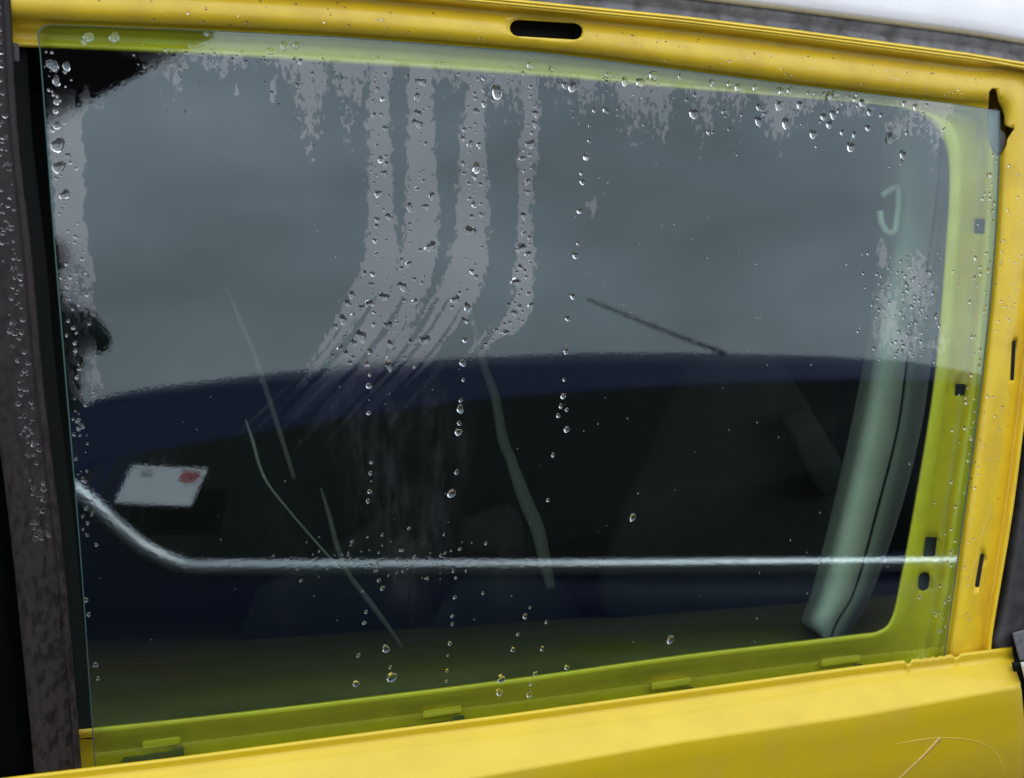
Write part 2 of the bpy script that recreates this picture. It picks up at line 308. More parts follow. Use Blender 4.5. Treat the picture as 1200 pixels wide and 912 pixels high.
# wet-film field (px units of inside distance, scaled)
X, Y = PX[...,0], PX[...,1]
def band(edges):
    ys=[e[0] for e in edges]; l=np.interp(Y,ys,[e[1] for e in edges]); r=np.interp(Y,ys,[e[2] for e in edges])
    d = np.minimum(X-l, r-X); d = np.where((Y<ys[0])|(Y>ys[-1]), -30, d); return d
streaks = [
 [(70,436,460),(110,431,456),(140,430,457),(180,430,457),(250,432,463),(300,427,468),(330,416,464),(360,401,452),(400,378,432),(430,358,412),(470,340,380),(490,330,352)],
 [(75,480,510),(110,478,508),(200,477,512),(250,475,514),(300,468,512),(330,458,507),(360,446,494),(400,420,470),(430,398,446),(475,374,418),(505,352,380)],
 [(80,548,566),(110,545,568),(170,538,570),(220,536,573),(270,533,573),(310,525,571),(350,507,562),(380,489,552),(400,470,520),(430,436,512),(462,412,462),(500,380,420)],
 [(85,606,630),(130,613,632),(180,608,630),(250,607,623),(300,605,627),(340,598,627),(370,586,625),(386,572,614),(400,556,580),(420,545,556)]]
fld = np.full(X.shape,-.6)
for e in streaks: fld = np.maximum(fld, np.clip(band(e)/20-.03,-1,.34))
# fine diagonal gaps where the tails are combed out
tail = np.clip((Y-330)/60,0,1)*np.clip((640-X)/20,0,1)
u_ = (X*.80+Y*.62)+6*np.sin(Y/37)
comb = .8*np.sin(u_/2.3)+.7*np.sin(u_/1.35+1)+.9*np.sin(u_/5.3+2)
fld = fld-tail*np.clip(comb-.15,0,2)*.75
def blob(cx,cy,rx,ry,h,base=-.6):
    return base+(h-base)*np.exp(-(((X-cx)/rx)**2+((Y-cy)/ry)**2)*.7)
dt = Y-np.interp(X,[p[0] for p in A[:7]],[p[1] for p in A[:7]])
ends = np.interp(X,[150,200,330,355,385,415,440,560,600,650,700,770,830,900,960,1040,1090,1120],[10,28,20,70,85,50,20,22,35,55,35,45,62,40,20,20,40,20])
patch = .10*(np.sin(X/13.0)+np.sin(X/29.0+1)+np.sin(X/7.3+2)*.7)-.04
fr = np.where(dt>-6, .15+patch-.26*np.clip(dt/np.maximum(ends,1),0,3), -.6)
fr = np.where((X<150)|(X>1125),-.6,fr)
fr = fr-.10*(1-np.clip(np.abs(((X/41.0)%1)-.5)*4-.3,0,1))
fld = np.maximum(fld, fr)
le_ = np.interp(Y,[p[1] for p in glf],[p[0] for p in glf])
lft = np.minimum(X-le_-3, 38-(X-le_)+2.5*np.sin(Y/23)+1.5*np.sin(Y/7.1+1)+2)/12
lft = np.where((Y>104)&(Y<470), np.clip(lft,-1,.45), -.6); lft = np.where(Y>300, np.minimum(lft,.05+.0*Y), lft)
fld = np.maximum(fld, lft)
for b_ in ((100,112,7,22,.3),(205,95,5,24,.12),(118,124,8,9,.1),(320,108,6,18,.2),(278,105,4,10,.1),(695,243,5,14,.22),(688,240,4,5,.1),(1075,335,24,50,.2),(1040,370,20,55,.14),(1060,400,40,30,.10),(1035,300,10,26,.1),(425,455,10,6,.25),(150,63,14,5,.3),(1100,400,16,30,.08),(578,92,8,10,.1),(1060,150,34,16,.08),(500,470,9,3,.1),(885,372,16,3,.0)):
    fld = np.maximum(fld, blob(*b_))
hz_ = np.zeros(X.shape)
for cx,ya,yb,wd_,am in ((412,430,640,14,.8),(452,440,720,20,1.0),(505,430,690,16,.9),(540,450,600,9,.6),(478,560,760,26,.6),(590,600,760,20,.3),(385,440,560,10,.5),(330,560,760,30,.3)):
    xx = cx+.06*(Y-ya)+3*np.sin(Y/31+cx)
    hz_ += am*np.exp(-((X-xx)/wd_)**2)*np.clip((Y-ya)/40,0,1)*np.clip((yb-Y)/70,0,1)
cu = X*.72+Y*.69
for k_,(c0_,a0_) in enumerate(((552,.9),(566,.6),(588,1.0),(612,.8),(631,.7),(668,.8),(690,.5))):
    hz_ += 1.3*a0_*np.exp(-((cu-c0_+3*np.sin(Y/40+k_))/1.8)**2)*np.clip((Y-400)/30,0,1)*np.clip((535-Y)/40,0,1)*(X<560)
def pane():
    dd = fw+(X[...,None]-600)/F*rt-(Y[...,None]-456)/F*up
    V1 = ((CAMG+dd*(D/dd[...,1:2])).reshape(-1,3))@RT.T+np.array([0,0,H0])
    Fc = [(j*NS+i,(j+1)*NS+i,(j+1)*NS+i+1,j*NS+i+1) for j in range(NT-1) for i in range(NS-1)]
    o = mesh('window_glass', V1, Fc, M['glass'], car, label='green tinted side window pane with wet streaks')
    at = o.data.attributes.new('wet','FLOAT','POINT'); at.data.foreach_set('value', fld.reshape(-1).astype(np.float32))
    at = o.data.attributes.new('smear','FLOAT','POINT'); at.data.foreach_set('value', hz_.reshape(-1).astype(np.float32))
    # orient outwards
    n = o.data.polygons[0].normal
    if n.y > 0: o.data.flip_normals()
    # ground edge: strip round the border, full thickness
    ring = [(PX[0,i]) for i in range(0,NS,3)]+[PX[0,-1]]+[PX[j,-1] for j in range(4,NT,4)]+[PX[-1,-1]]+[PX[-1,0]]+[PX[j,0] for j in range(NT-2,0,-4)]
    n = len(ring); c = np.mean(ring,axis=0); V=[]
    for w,off in ((-.0002,.9),(-.0002,-.3),(.0002,-.9),(.004,-.9),(.0045,.8)):
        for p in ring:
            d = (c-p)/np.linalg.norm(c-p); q = p+d*off; V.append(W(q[0],q[1],w))
    Fc = [(a*n+i,a*n+(i+1)%n,(a+1)*n+(i+1)%n,(a+1)*n+i) for a in range(4) for i in range(n)]
    e = mesh('glass_edge', V, Fc, M['edge'], car); e.parent = o; fixn(e)
    return o
glass = pane(); glass.data.shade_flat()
for ch in COL.objects:
    if ch.name=='glass_edge': pass
# ---- sill panel
Lx = [-60,60,200,400,600,800,1000,1100,1186]; Ly = [919,904.5,888,862,836,808.5,781,768.5,758]
Cx = [-60,200,400,540,800,1000,1196]; Cy = [1018,973,938,912,867,838,803]
xs = np.linspace(-60,1,200)
def lip(x): return np.interp(x,Lx,Ly)+4.5*math.exp(-((x-1064)/3.2)**4)+1.6*math.exp(-((x-1092)/18)**6)*(.6+.4*math.sin(x*.7))+3.5*math.exp(-((x-1120)/4)**4)
def lip0(x): return np.interp(x,Lx,Ly)
def cre(x): return np.interp(x,Cx,Cy)
xs = np.unique(np.concatenate([np.linspace(0,1,90),np.linspace(.88,.97,90)]))
def rail(fn, xe, w): return [(-60+(xe+60)*s, fn(-60+(xe+60)*s), w) for s in xs]
rows = [rail(lambda x:lip(x)+16,1184,.000),rail(lambda x:lip(x)+2,1185,-.009),rail(lambda x:lip(x),1186,-.0105),rail(lambda x:lip(x)+1.5,1186,-.0125),rail(lambda x:lip(x)+5,1187,-.0135),
        rail(lambda x:lip(x)+9,1187,-.0115),rail(lambda x:lip0(x)+13,1188,-.0125),rail(lambda x:lip0(x)+17,1188,-.017),rail(lambda x:.5*(lip0(x)+17+cre(x)),1192,-.030),
        rail(lambda x:cre(x)-2,1196,-.0435),rail(lambda x:cre(x)+1,1196,-.0455),rail(lambda x:cre(x)+5,1197,-.0462),rail(lambda x:cre(x)+25,1199,-.0445),rail(lambda x:cre(x)+60,1202,-.0425),rail(lambda x:cre(x)+170,1208,-.033)]
sill = solid(rows,.001,'door_skin',M['skin_yellow'],car,label='yellow body panel below the window with a pressed crease')
for p in sill.data.polygons: p.use_smooth = True
# scuffs on the panel as thin chalky marks
def ribbon(P, hw, w, name, m, parent, dy=0, **kw):
    C = catmull(P,8); n=len(C); V=[]
    for i in range(n):
        t=C[min(i+1,n-1)][:2]-C[max(i-1,0)][:2]; t/=np.linalg.norm(t)+1e-9; nn=np.array([-t[1],t[0]])
        h = hw if not isinstance(hw,(list,tuple)) else np.interp(i/(n-1),np.linspace(0,1,len(hw)),hw)
        ww = w if not callable(w) else w(C[i])
        for sgn in (-1,1): V.append(W(*(C[i][:2]+sgn*h*nn), ww))
    k=len(V); V += [v+ (T((0,.0006,0))-T((0,0,0))) for v in V]
    Fc=[(2*i,2*i+1,2*i+3,2*i+2) for i in range(n-1)]+[(k+2*i,k+2*i+2,k+2*i+3,k+2*i+1) for i in range(n-1)]
    Fc+=[(2*i,2*i+2,k+2*i+2,k+2*i) for i in range(n-1)]+[(2*i+1,k+2*i+1,k+2*i+3,2*i+3) for i in range(n-1)]+[(0,k,k+1,1),(2*n-2,2*n-1,k+2*n-1,k+2*n-2)]
    o=mesh(name,V,Fc,m,parent,**kw); fixn(o); return o
M['scuff'] = mat('pale_scuff', (.72,.56,.10), .7, bump=(200,.5)); M['pinkscuff'] = mat('pink_scuff', (.74,.50,.14), .7)
def sw(p):
    d = p[1]-cre(p[0]); return np.interp(d,[0,5,25,60,170],[-.0455,-.0462,-.0445,-.0425,-.033])-.0002
ribbon([(1052,914),(1075,893),(1092,876),(1102,865)],[.7,1.2,1.6,2.2],sw,'scuff_mark',M['pinkscuff'],car)
ribbon([(1050,872),(1080,867),(1110,865),(1140,868),(1160,876),(1172,890),(1178,908)],[.2,.4,.5,.3,.45,.2],sw,'scuff_mark',M['scuff'],car)
# ---- outer seal, rear white panel, moulding at right
def vrow(pts, dx, w): return [(x+dx,y,w) for x,y in pts]
mo = catmull([(1240,200),(1230,300),(1211,450),(1192,600),(1172,720),(1163,752),(1166,772)],6)
solid([vrow(mo,-5,.006),vrow(mo,2,-.002),vrow(mo,10,-.007),vrow(mo,22,-.008),vrow(mo,30,-.002),vrow(mo,60,-.001)],.002,'rear_moulding',M['rubber'],car)
bevel(prism([(1186,742),(1230,730),(1230,772),(1195,775)],-.022,.004,'moulding_end',M['gutter'],car),.002)
gp_ = catmull([(1193,776),(1199,803),(1203,840),(1207,900),(1209,960)],4)
solid([vrow(gp_,2,.0),vrow(gp_,3,-.044),vrow(gp_,5,-.047),vrow(gp_,60,-.048),vrow(gp_,140,-.046)],.001,'rear_quarter_panel',M['white'],car)
solid([vrow(gp_,-8,-.028),vrow(gp_,12,-.028)],.002,'panel_gap_seal',M['black'],car)
# ---- roof hem, gutter and white roof
tx = np.linspace(-120,1420,60)
oy = np.interp(tx,[-120]+[p[0] for p in O[:9]]+[1420],[-43]+[p[1] for p in O[:9]]+[112])
def trow(dy,w): return [(tx[i],oy[i]+dy,w) for i in range(len(tx))]
solid([trow(1.5,-.010),trow(-.5,-.0135),trow(-2.5,-.0125),trow(-3.2,-.0105),trow(-4.5,-.013),trow(-6,-.0115),trow(-7.5,-.004)],.001,'roof_hem',M['yellow'],car)
solid([trow(-5,-.002),trow(-9,.001),trow(-16,.003),trow(-22,-.001),trow(-30,.002),trow(-36,.004)],.001,'roof_gutter',M['gutter'],car)
solid([trow(-27,.003),trow(-31,-.004),trow(-37,-.006),trow(-48,-.005),trow(-70,.0),trow(-110,.02),trow(-170,.06),trow(-260,.16),trow(-420,.5),trow(-520,1.3)],.0015,'roof_panel',M['white'],car)
# ---- pillar cover on the left and what is left of it
pr = catmull([(10,-30),(13,0),(21,150),(38,304),(51,450),(70,608),(81,720),(92,850),(98,930)],6)
pl = catmull([(-55,-30),(-50,0),(-40,150),(-25,304),(-10,450),(10,608),(22,720),(36,860),(42,930)],6)
def mixr(f,w): return [(*(pl[i]+(pr[i]-pl[i])*f),w) for i in range(len(pl))]
solid([mixr(0,.004),mixr(.02,-.008),mixr(.3,-.0095),mixr(.80,-.0100),mixr(.83,-.0085),mixr(.86,-.0085),mixr(.88,-.0102),mixr(.97,-.0095),mixr(1,-.006),mixr(1.0,.006)],.001,'pillar_cover',M['pillar'],car,label='dark wet plastic pillar cover at the front edge of the window')
bevel(prism([(14,50),(22,51),(23,73),(15,72)],-.006,.004,'cover_tab',M['rubber'],car),.001)
solid([[(x-30,y,.016) for x,y in pr if y<870],[(x+16,y,.0165) for x,y in pr if y<870],[(x+46,y,.018) for x,y in pr if y<870]][0:2],.002,'black_gap_strip',M['black'],car)  # black strip filling the gap between pillar cover and pane
fd = [(-160,-60),(pl[0][0]+8,-60)]
solid([[(-200,y,.006) for x,y in pl],[(x+6,y,.006) for x,y in pl]],.003,'front_door_glass',M['carglass'],car)
# ---- cabin: closed dark shell with lit openings only through the side windows
def boxv(x0,x1,y0,y1,z0,z1): return [T((x,y,z)) for x in (x0,x1) for y in (y0,y1) for z in (z0,z1)]
BF = [(0,1,3,2),(4,6,7,5),(0,4,5,1),(2,3,7,6),(0,2,6,4),(1,5,7,3)]
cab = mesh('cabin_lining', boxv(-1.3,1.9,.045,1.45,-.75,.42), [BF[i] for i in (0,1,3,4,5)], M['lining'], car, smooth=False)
# wall around the frame so nothing shows between body and cabin
solid([[(x,y,.044) for x,y in Oc],[(x+(gx-x)*1.0,y+(gy-y)*1.0,.044) for (x,y),(gx,gy) in zip(Ac,Oc)]],.001,'inner_wall',M['lining'],car) if False else None
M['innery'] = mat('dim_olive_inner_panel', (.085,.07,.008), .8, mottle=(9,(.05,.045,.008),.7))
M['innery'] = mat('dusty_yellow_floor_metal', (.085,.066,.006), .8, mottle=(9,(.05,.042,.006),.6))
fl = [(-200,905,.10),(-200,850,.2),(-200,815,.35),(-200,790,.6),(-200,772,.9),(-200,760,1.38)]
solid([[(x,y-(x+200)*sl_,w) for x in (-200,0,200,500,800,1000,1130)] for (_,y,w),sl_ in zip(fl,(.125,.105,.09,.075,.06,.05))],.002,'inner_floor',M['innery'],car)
# grey rear pillar trim
k1 = [(1046,110),(1048,200),(1042,300),(1026,400),(1008,500),(985,600),(962,690),(948,728),(960,745)]
k2 = [(1100,110),(1100,200),(1088,300),(1066,400),(1052,500),(1027,600),(1002,690),(981,728),(972,750)]
k3 = [(1130,110),(1128,200),(1115,300),(1095,400),(1080,500),(1055,600),(1024,690),(1004,728),(990,750)]
K1,K2,K3 = (catmull(k,6) for k in (k1,k2,k3))
def kr(a,b,f,w): return [(*(a[i]+(b[i]-a[i])*f),w) for i in range(len(a))]
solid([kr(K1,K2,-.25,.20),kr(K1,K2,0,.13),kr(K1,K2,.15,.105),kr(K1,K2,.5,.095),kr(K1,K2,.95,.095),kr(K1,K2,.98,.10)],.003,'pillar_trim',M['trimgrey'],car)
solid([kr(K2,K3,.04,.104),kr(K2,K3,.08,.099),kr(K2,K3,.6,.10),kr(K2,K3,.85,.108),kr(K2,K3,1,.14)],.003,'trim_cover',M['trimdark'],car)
hk = catmull([(1034,229),(1042,223),(1051,220),(1053,234),(1051,255),(1048,271),(1040,272),(1033,261),(1031,247)],5)
tube([W(x,y,.088-.0) for x,y in hk],.0036,'coat_hook',M['hook'],car)
# belts, seats
ribbon([(552,365),(567,427),(580,464),(590,517),(600,540)],[3,4.5,5,6,6],.40,'seat_belt',M['belt'],car)
ribbon([(596,530),(606,560),(618,592),(630,620),(638,655),(646,690)],[5,7,8,8,7,5],.36,'seat_belt',M['belt'],car)
ribbon([(262,330),(280,372),(298,415),(313,460),(329,510),(345,562)],[.2,2.2,3.0,3.0,2.8,2.2],.30,'belt_guide',M['belt'],car)
ribbon([(376,572),(386,605),(395,640),(408,672),(432,704),(462,745),(490,790)],[1,2.6,3,2.6,3.4,2.4,.5],.32,'belt_guide',M['belt'],car)
ribbon([(288,492),(296,516),(310,560),(340,600),(385,652),(400,668)],[.8,2.0,1.5,1.0,1.0,.4],.44,'belt_guide',M['trimdark'],car)
def cushion(poly, w, d, name, puff=.02):
    c = np.mean(poly,axis=0); P = catmull(list(poly)+[poly[0]],5)[:-1]; n=len(P); V=[]; 
    for f,ww in ((1.0,w+d),(1.0,w+puff),(.94,w+.3*puff),(.8,w),(.4,w-.2*puff)):
        V += [W(*(c+(p-c)*f),ww) for p in P]
    V.append(W(*c,w-.25*puff)); Fc=[(a*n+i,a*n+(i+1)%n,(a+1)*n+(i+1)%n,(a+1)*n+i) for a in range(4) for i in range(n)]+[(4*n+i,4*n+(i+1)%n,5*n) for i in range(n)]
    Fc.append(tuple(range(n-1,-1,-1)))
    o = mesh(name,V,Fc,M['seat'],car); fixn(o); return o
cushion([(842,356),(880,385),(925,440),(962,500),(990,560),(985,690),(955,745),(780,770),(700,690),(760,520),(810,400)],.52,.14,'rear_seat_back')
cushion([(915,487),(950,482),(985,555),(975,578),(955,572)],.46,.05,'seat_bolster',.01)
cushion([(541,606),(600,592),(612,642),(560,652),(540,640)],.55,.08,'headrest',.02)
cushion([(520,700),(560,665),(640,668),(690,730),(680,750),(510,750)],.60,.14,'front_seat_back')
cushion([(300,690),(420,620),(500,560),(520,700),(500,760),(290,770)],.7,.14,'front_seat_back')
# ------------------------------------------------------------------ what the pane mirrors: blue car opposite, person beyond it
MIR = np.array([1,-1,1.0])
def mirror_ray(px,py):
    d = fw+(px-600)/F*rt-(py-456)/F*up; return T(CAMG*MIR), RT@(d*MIR)
PATH = 2.3
o0,d0 = mirror_ray(600,560); e1 = RT@(rt*MIR); e1[2]=0; e1/=np.linalg.norm(e1); e2 = np.array([e1[1],-e1[0],0.0])
P0 = o0+d0*PATH; P0[2]=0
def BC(px,py,b=0.0):                            # reflected sight line -> (along, height) on the blue car's side, b behind its side plane
    o,d = mirror_ray(px,py); q = P0+e2*b; t = np.dot(q-o,e2)/np.dot(d,e2); p = o+t*d; return np.dot(p-P0,e1), p[2]
bc = bpy.data.objects.new('blue_car',None); COL.objects.link(bc)
mm = Matrix.Identity(4)
for i,v in enumerate((e1,e2,(0,0,1),P0)):
    for j in range(3): mm[j][i]=float(v[j])
bc.matrix_world = mm
props(bc,'dark blue parked hatchback with a bright waistline strip, mirrored in the side glass','car')
def bmesh_local(name,V,Fc,m,parent=bc,**kw): 
    o = mesh(name,V,Fc,m,parent,base=np.zeros(3),**kw); fixn(o); return o
# silhouettes measured along the car
rf = sorted(BC(x,y,.30) for x,y in ((105,466),(250,448),(400,432),(550,423),(700,417),(850,417),(1000,421),(1110,428)))
wt = sorted(BC(x,y,.17) for x,y in ((105,540),(250,514),(400,488),(550,468),(700,456),(850,448),(1000,444),(1110,446)))
be_ = sorted(BC(x,y,.02) for x,y in ((88,570),(110,588),(140,615),(170,640),(200,656),(225,664),(400,664),(700,663),(1115,659)))
ra,rz = zip(*rf); wa,wz = zip(*wt); ba,bz = zip(*be_)
print('roof z', rz, 'belt z', bz[-1], 'a', ra[0], ra[-1])
ra=(-1.75,-1.45)+ra+(1.45,2.1,3.0,3.25); rz=(1.0,rz[0]-.16)+rz+(rz[-1]-.05,1.02,.86,.62)
wa=(-1.6,-1.35)+wa+(1.4,2.0); wz=(1.0,wz[0]-.10)+wz+(wz[-1]-.05,1.0)
ba=(-1.6,)+ba+(2.0,3.2); bz=(bz[0]+.10,)+bz+(bz[-1]-.01,bz[-1]-.12)
st = np.linspace(-1.78,3.25,120); V=[]; rowsb=[]
for a in st:
    zr=np.interp(a,ra,rz); zw=min(np.interp(a,wa,wz),zr-.02); zb=min(np.interp(a,ba,bz),zw-.005)
    endf = min(1,max(0,(a+1.78)/.12))*min(1,max(0,(3.25-a)/.15)); ins=.12*(1-endf)
    half=[(.08+ins,.22),(.01+ins,.40),(0+ins,.62),(.0+ins,.80),(.02+ins,zb),(.022+ins,zb+.002),(.17+ins,zw),(.20+ins,zw+.01),(.26+ins,zr-.022),(.34+ins,zr-.004),(.55,zr+.02),(.86,zr+.03)]
    half=[(b,max(z,.2)) for b,z in half]
    full = half+[(1.72-b,z) for b,z in reversed(half[:-1])]
    rowsb.append([(a,b,z) for b,z in full])
n=len(rowsb[0]); V=[p for r in rowsb for p in r]
Fc=[(i*n+j,i*n+j+1,(i+1)*n+j+1,(i+1)*n+j) for i in range(len(st)-1) for j in range(n-1)]+[(i*n,(i+1)*n,(i+1)*n+n-1,i*n+n-1) for i in range(len(st)-1)]
Fc+=[tuple(range(n)),tuple(range((len(st)-1)*n,len(st)*n))[::-1]]
bmesh_local('body',V,Fc,M['blue'])
# side windows, waist strip
sa = [a for a in np.linspace(-1.35,1.75,90)]
def band_local(name, lo, hi, m, b0, b1, sa=sa, th=.008):
    V=[]; n=len(sa)
    for a in sa: V += [(a,b0-.004,lo(a)),(a,b1-.004,hi(a)),(a,b1+th,hi(a)),(a,b0+th,lo(a))]
    Fc=[(4*i+k,4*i+(k+1)%4,4*(i+1)+(k+1)%4,4*(i+1)+k) for i in range(n-1) for k in range(4)]+[(0,1,2,3),(4*n-1,4*n-2,4*n-3,4*n-4)]
    return bmesh_local(name,V,Fc,m,smooth=False)
zbf=lambda a:np.interp(a,ba,bz); zwf=lambda a:min(np.interp(a,wa,wz),np.interp(a,ra,rz)-.02)
def split(a0,a1): return [a for a in np.linspace(a0,a1,40)]
for a0,a1 in ((-1.25,-.02),(.04,1.7)):
    band_local('side_window',zbf,lambda a:max(zwf(a)-.004,zbf(a)+.01),M['carglass'],.022,.168,split(a0,a1))
band_local('door_pillar',zbf,lambda a:zwf(a)-.004,M['black'],.021,.167,split(-.02,.04))
V=[];sa2=np.linspace(-1.4,1.75,160)
Cc=[(a,.008,zbf(a)) for a in sa2]
tube([Vector(c) for c in Cc],.021,'waist_strip',M['chrome'],bc,seg=10,base=np.zeros(3))
# notice in the window
c0=[BC(154,546,.05),BC(245,549,.05),BC(238,588,.05),BC(150,585,.05)]
def quad(name,cs,m,b,th=.002): 
    V=[(a,b,z) for a,z in cs]+[(a,b+th,z) for a,z in cs]; n_=len(cs)
    bmesh_local(name,V,[tuple(range(n_)),tuple(range(2*n_-1,n_-1,-1))]+[(i,(i+1)%n_,n_+(i+1)%n_,n_+i) for i in range(n_)],m,smooth=False)
def wb(z,a): return .022+(.168-.022)*(z-zbf(a))/(zwf(a)-zbf(a))
bn=.055
cs=[BC(x,y,bn) for x,y in ((154,546),(245,549),(238,588),(150,585))]
def lean(z): return .058-(cs[0][1]-z)*1.0           # card tilted up in front of the window to catch more sky light
def quad2(name,cs_,m,off,th):
    V=[(a,lean(z)-off,z) for a,z in cs_]+[(a,lean(z)-off+th,z) for a,z in cs_]; n_=len(cs_)
    bmesh_local(name,V,[tuple(range(n_)),tuple(range(2*n_-1,n_-1,-1))]+[(i,(i+1)%n_,n_+(i+1)%n_,n_+i) for i in range(n_)],m,smooth=False)
quad2('window_notice',cs,M['paper'],0,.004)
quad2('red_mark',[BC(x,y,bn) for x,y in ((216,552),(228,550),(239,553),(237,562),(224,565),(215,561))],M['red'],.003,.002)
quad2('grey_mark',[BC(x,y,bn) for x,y in ((170,551),(183,552),(181,557),(168,556))],M['greyprint'],.003,.002)
# antenna leaning back from the roof
an=[BC(688,350,.5),BC(740,372,.5),BC(800,396,.5),BC(850,414,.5)]
tube([Vector((a,.5,z)) for a,z in an],[.003,.004,.0045,.006],'roof_aerial',M['rubber'],bc,seg=6,base=np.zeros(3))
for wx in (-1.15,2.35):
    for wb_ in (.02,1.5):
        ring=[]; n=28
        V=[(wx+r*math.cos(2*math.pi*k/n),wb_+y,.31+r*math.sin(2*math.pi*k/n)) for r,y in ((.19,.0),(.27,-.01),(.31,.02),(.31,.18),(.27,.2),(.19,.19)) for k in range(n)]
        Fc=[(i*n+k,i*n+(k+1)%n,(i+1)*n+(k+1)%n,(i+1)*n+k) for i in range(5) for k in range(n)]
        bmesh_local('tyre',V,Fc,M['tyre'])
        V=[(wx+r*math.cos(2*math.pi*k/n),wb_+y,.31+r*math.sin(2*math.pi*k/n)) for r,y in ((.2,.005),(.17,.03),(.06,.01),(.001,.005)) for k in range(n)]
        bmesh_local('wheel_rim',V,Fc[:3*n],M['rim'])
band_local('door_handle',lambda a:bz[-2]-.14,lambda a:bz[-2]-.115,M['blue'],-.03,-.03,split(.15,.33),.03)
# person beyond the blue car
o1,d1=mirror_ray(54,290); BP=2.15; q=P0+e2*BP; t=np.dot(q-o1,e2)/np.dot(d1,e2); hp=o1+t*d1
print('head height', hp)
pb = np.array([hp[0],hp[1],0]); hz=hp[2]
per = empty('person', pb.tolist(), label='person with brown hair and black jacket standing beyond the blue car', cat='person')
def skinned(name, joints, edges, m, parent, root=0, lv=2):
    me=bpy.data.meshes.new(name); me.from_pydata([j[0] for j in joints],edges,[]); o=bpy.data.objects.new(name,me); COL.objects.link(o)
    o.modifiers.new('skin','SKIN'); s=me.skin_vertices[0].data
    for i,j in enumerate(joints): s[i].radius=(j[1],j[1] if len(j)<3 else j[2]); s[i].use_root=(i==root)
    sb=o.modifiers.new('sub','SUBSURF'); sb.levels=lv; sb.render_levels=lv
    dg=bpy.context.evaluated_depsgraph_get(); m2=bpy.data.meshes.new_from_object(o.evaluated_get(dg)); o.modifiers.clear(); o.data=m2; m2.materials.clear(); m2.materials.append(m); m2.shade_smooth(); o.parent=parent
    return o
s=(hz+.10)/1.78; ex=Vector(e1.tolist()); ey=Vector(e2.tolist())
def J(a,b,z): v=ex*a*s+ey*b*s; return (v.x,v.y,z*s)
js=[(J(0,0,.95),.14),(J(0,0,1.15),.12),(J(0,0,1.36),.14),(J(0,0,1.48),.075),(J(0,0,1.56),.055),(J(0,-.01,1.64),.085),(J(0,-.01,1.72),.07),
 (J(.14,0,1.38),.085),(J(.235,-.05,1.29),.062),(J(.17,-.17,1.38),.042),(J(.08,-.24,1.50),.034),(J(-.17,0,1.40),.085),(J(-.25,0,1.28),.06),(J(-.28,.02,1.06),.045),(J(-.27,-.03,.84),.036),
 (J(.10,0,.86),.095),(J(.11,-.02,.50),.065),(J(.11,0,.10),.045),(J(.11,-.14,.04),.04),(J(-.10,0,.86),.095),(J(-.11,-.02,.50),.065),(J(-.11,0,.10),.045),(J(-.11,-.14,.04),.04)]
es=[(0,1),(1,2),(2,3),(3,4),(4,5),(5,6),(2,7),(7,8),(8,9),(9,10),(2,11),(11,12),(12,13),(13,14),(0,15),(15,16),(16,17),(17,18),(0,19),(19,20),(20,21),(21,22)]
skinned('body',js,es,M['jacket'],per)
skinned('hair',[(J(0,.02,1.60),.095),(J(0,.0,1.68),.108),(J(0,0,1.745),.085)],[(0,1),(1,2)],M['hair'],per)
skinned('face',[(J(0,-.06,1.58),.055),(J(0,-.075,1.65),.062)],[(0,1)],M['skin'],per)
# dark canopy overhead, its corner mirrored at the front top of the pane
def at_height(px,py,z): o,d=mirror_ray(px,py); t=(z-o[2])/d[2]; return o+t*d
ZC=2.75; c1=at_height(40,152,ZC); c2=at_height(235,52,ZC); dv=(c2-c1); 
back=np.array([0,1,0.0]); nrm=np.array([dv[1],-dv[0],0.0]); nrm/=np.linalg.norm(nrm)
if np.dot(nrm,(o0-c1))<0: nrm=-nrm
pts=[c1-dv*.8,c2+dv*.06,c2+dv*.06+nrm*1.1,c1-dv*.8+nrm*1.1]
cn=empty('canopy',(pts[0][0],pts[0][1],0),label='dark flat canopy corner overhead, mirrored in the top front corner of the glass',cat='canopy')
V=[p for p in pts]+[p+np.array([0,0,.12]) for p in pts]
fixn(mesh('roof_slab',V,[(0,1,2,3),(7,6,5,4),(0,4,5,1),(1,5,6,2),(2,6,7,3),(3,7,4,0)],M['canopy'],cn,smooth=False))
pp=pts[0]+dv*.1+nrm*.2
tube([np.array([pp[0],pp[1],0]),np.array([pp[0],pp[1],ZC])],.05,'post',M['canopy'],cn)
# ------------------------------------------------------------------ water
def drop_geo(cx,cy,r,ar=1.15,seg=12,hh=.5,w=0.0,lump=.12,base=None,frame_=None):
    """irregular bead; contact line on the surface, bulging out of it"""
    ph=random.uniform(0,6.28); ph2=random.uniform(0,6.28); V=[]; Fc=[]
    rings=[(1,0),(1.02,.25),(.93,.55),(.74,.83),(.42,.97)]
    for f,h in rings:
        for k in range(seg):
            a=2*math.pi*k/seg; rr=r*f*(1+lump*math.sin(2*a+ph)+lump*.6*math.sin(3*a+ph2))
            sag = .12*r*h                                     # gravity: the belly hangs lower
            x=rr*math.cos(a); y=rr*ar*math.sin(a)+sag
            V.append((cx+x,cy+y,w-.00006-h*hh*r))
    V.append((cx,cy+.14*r,w-.00006-1.0*hh*r))
    for i in range(len(rings)-1):
        for k in range(seg): Fc.append((i*seg+k,i*seg+(k+1)%seg,(i+1)*seg+(k+1)%seg,(i+1)*seg+k))
    t=len(V)-1
    for k in range(seg): Fc.append(((len(rings)-1)*seg+k,(len(rings)-1)*seg+(k+1)%seg,t))
    Fc.append(tuple(range(seg-1,-1,-1)))
    return V,Fc
def px_m(cx,cy): return np.linalg.norm(W(cx+1,cy)-W(cx,cy))
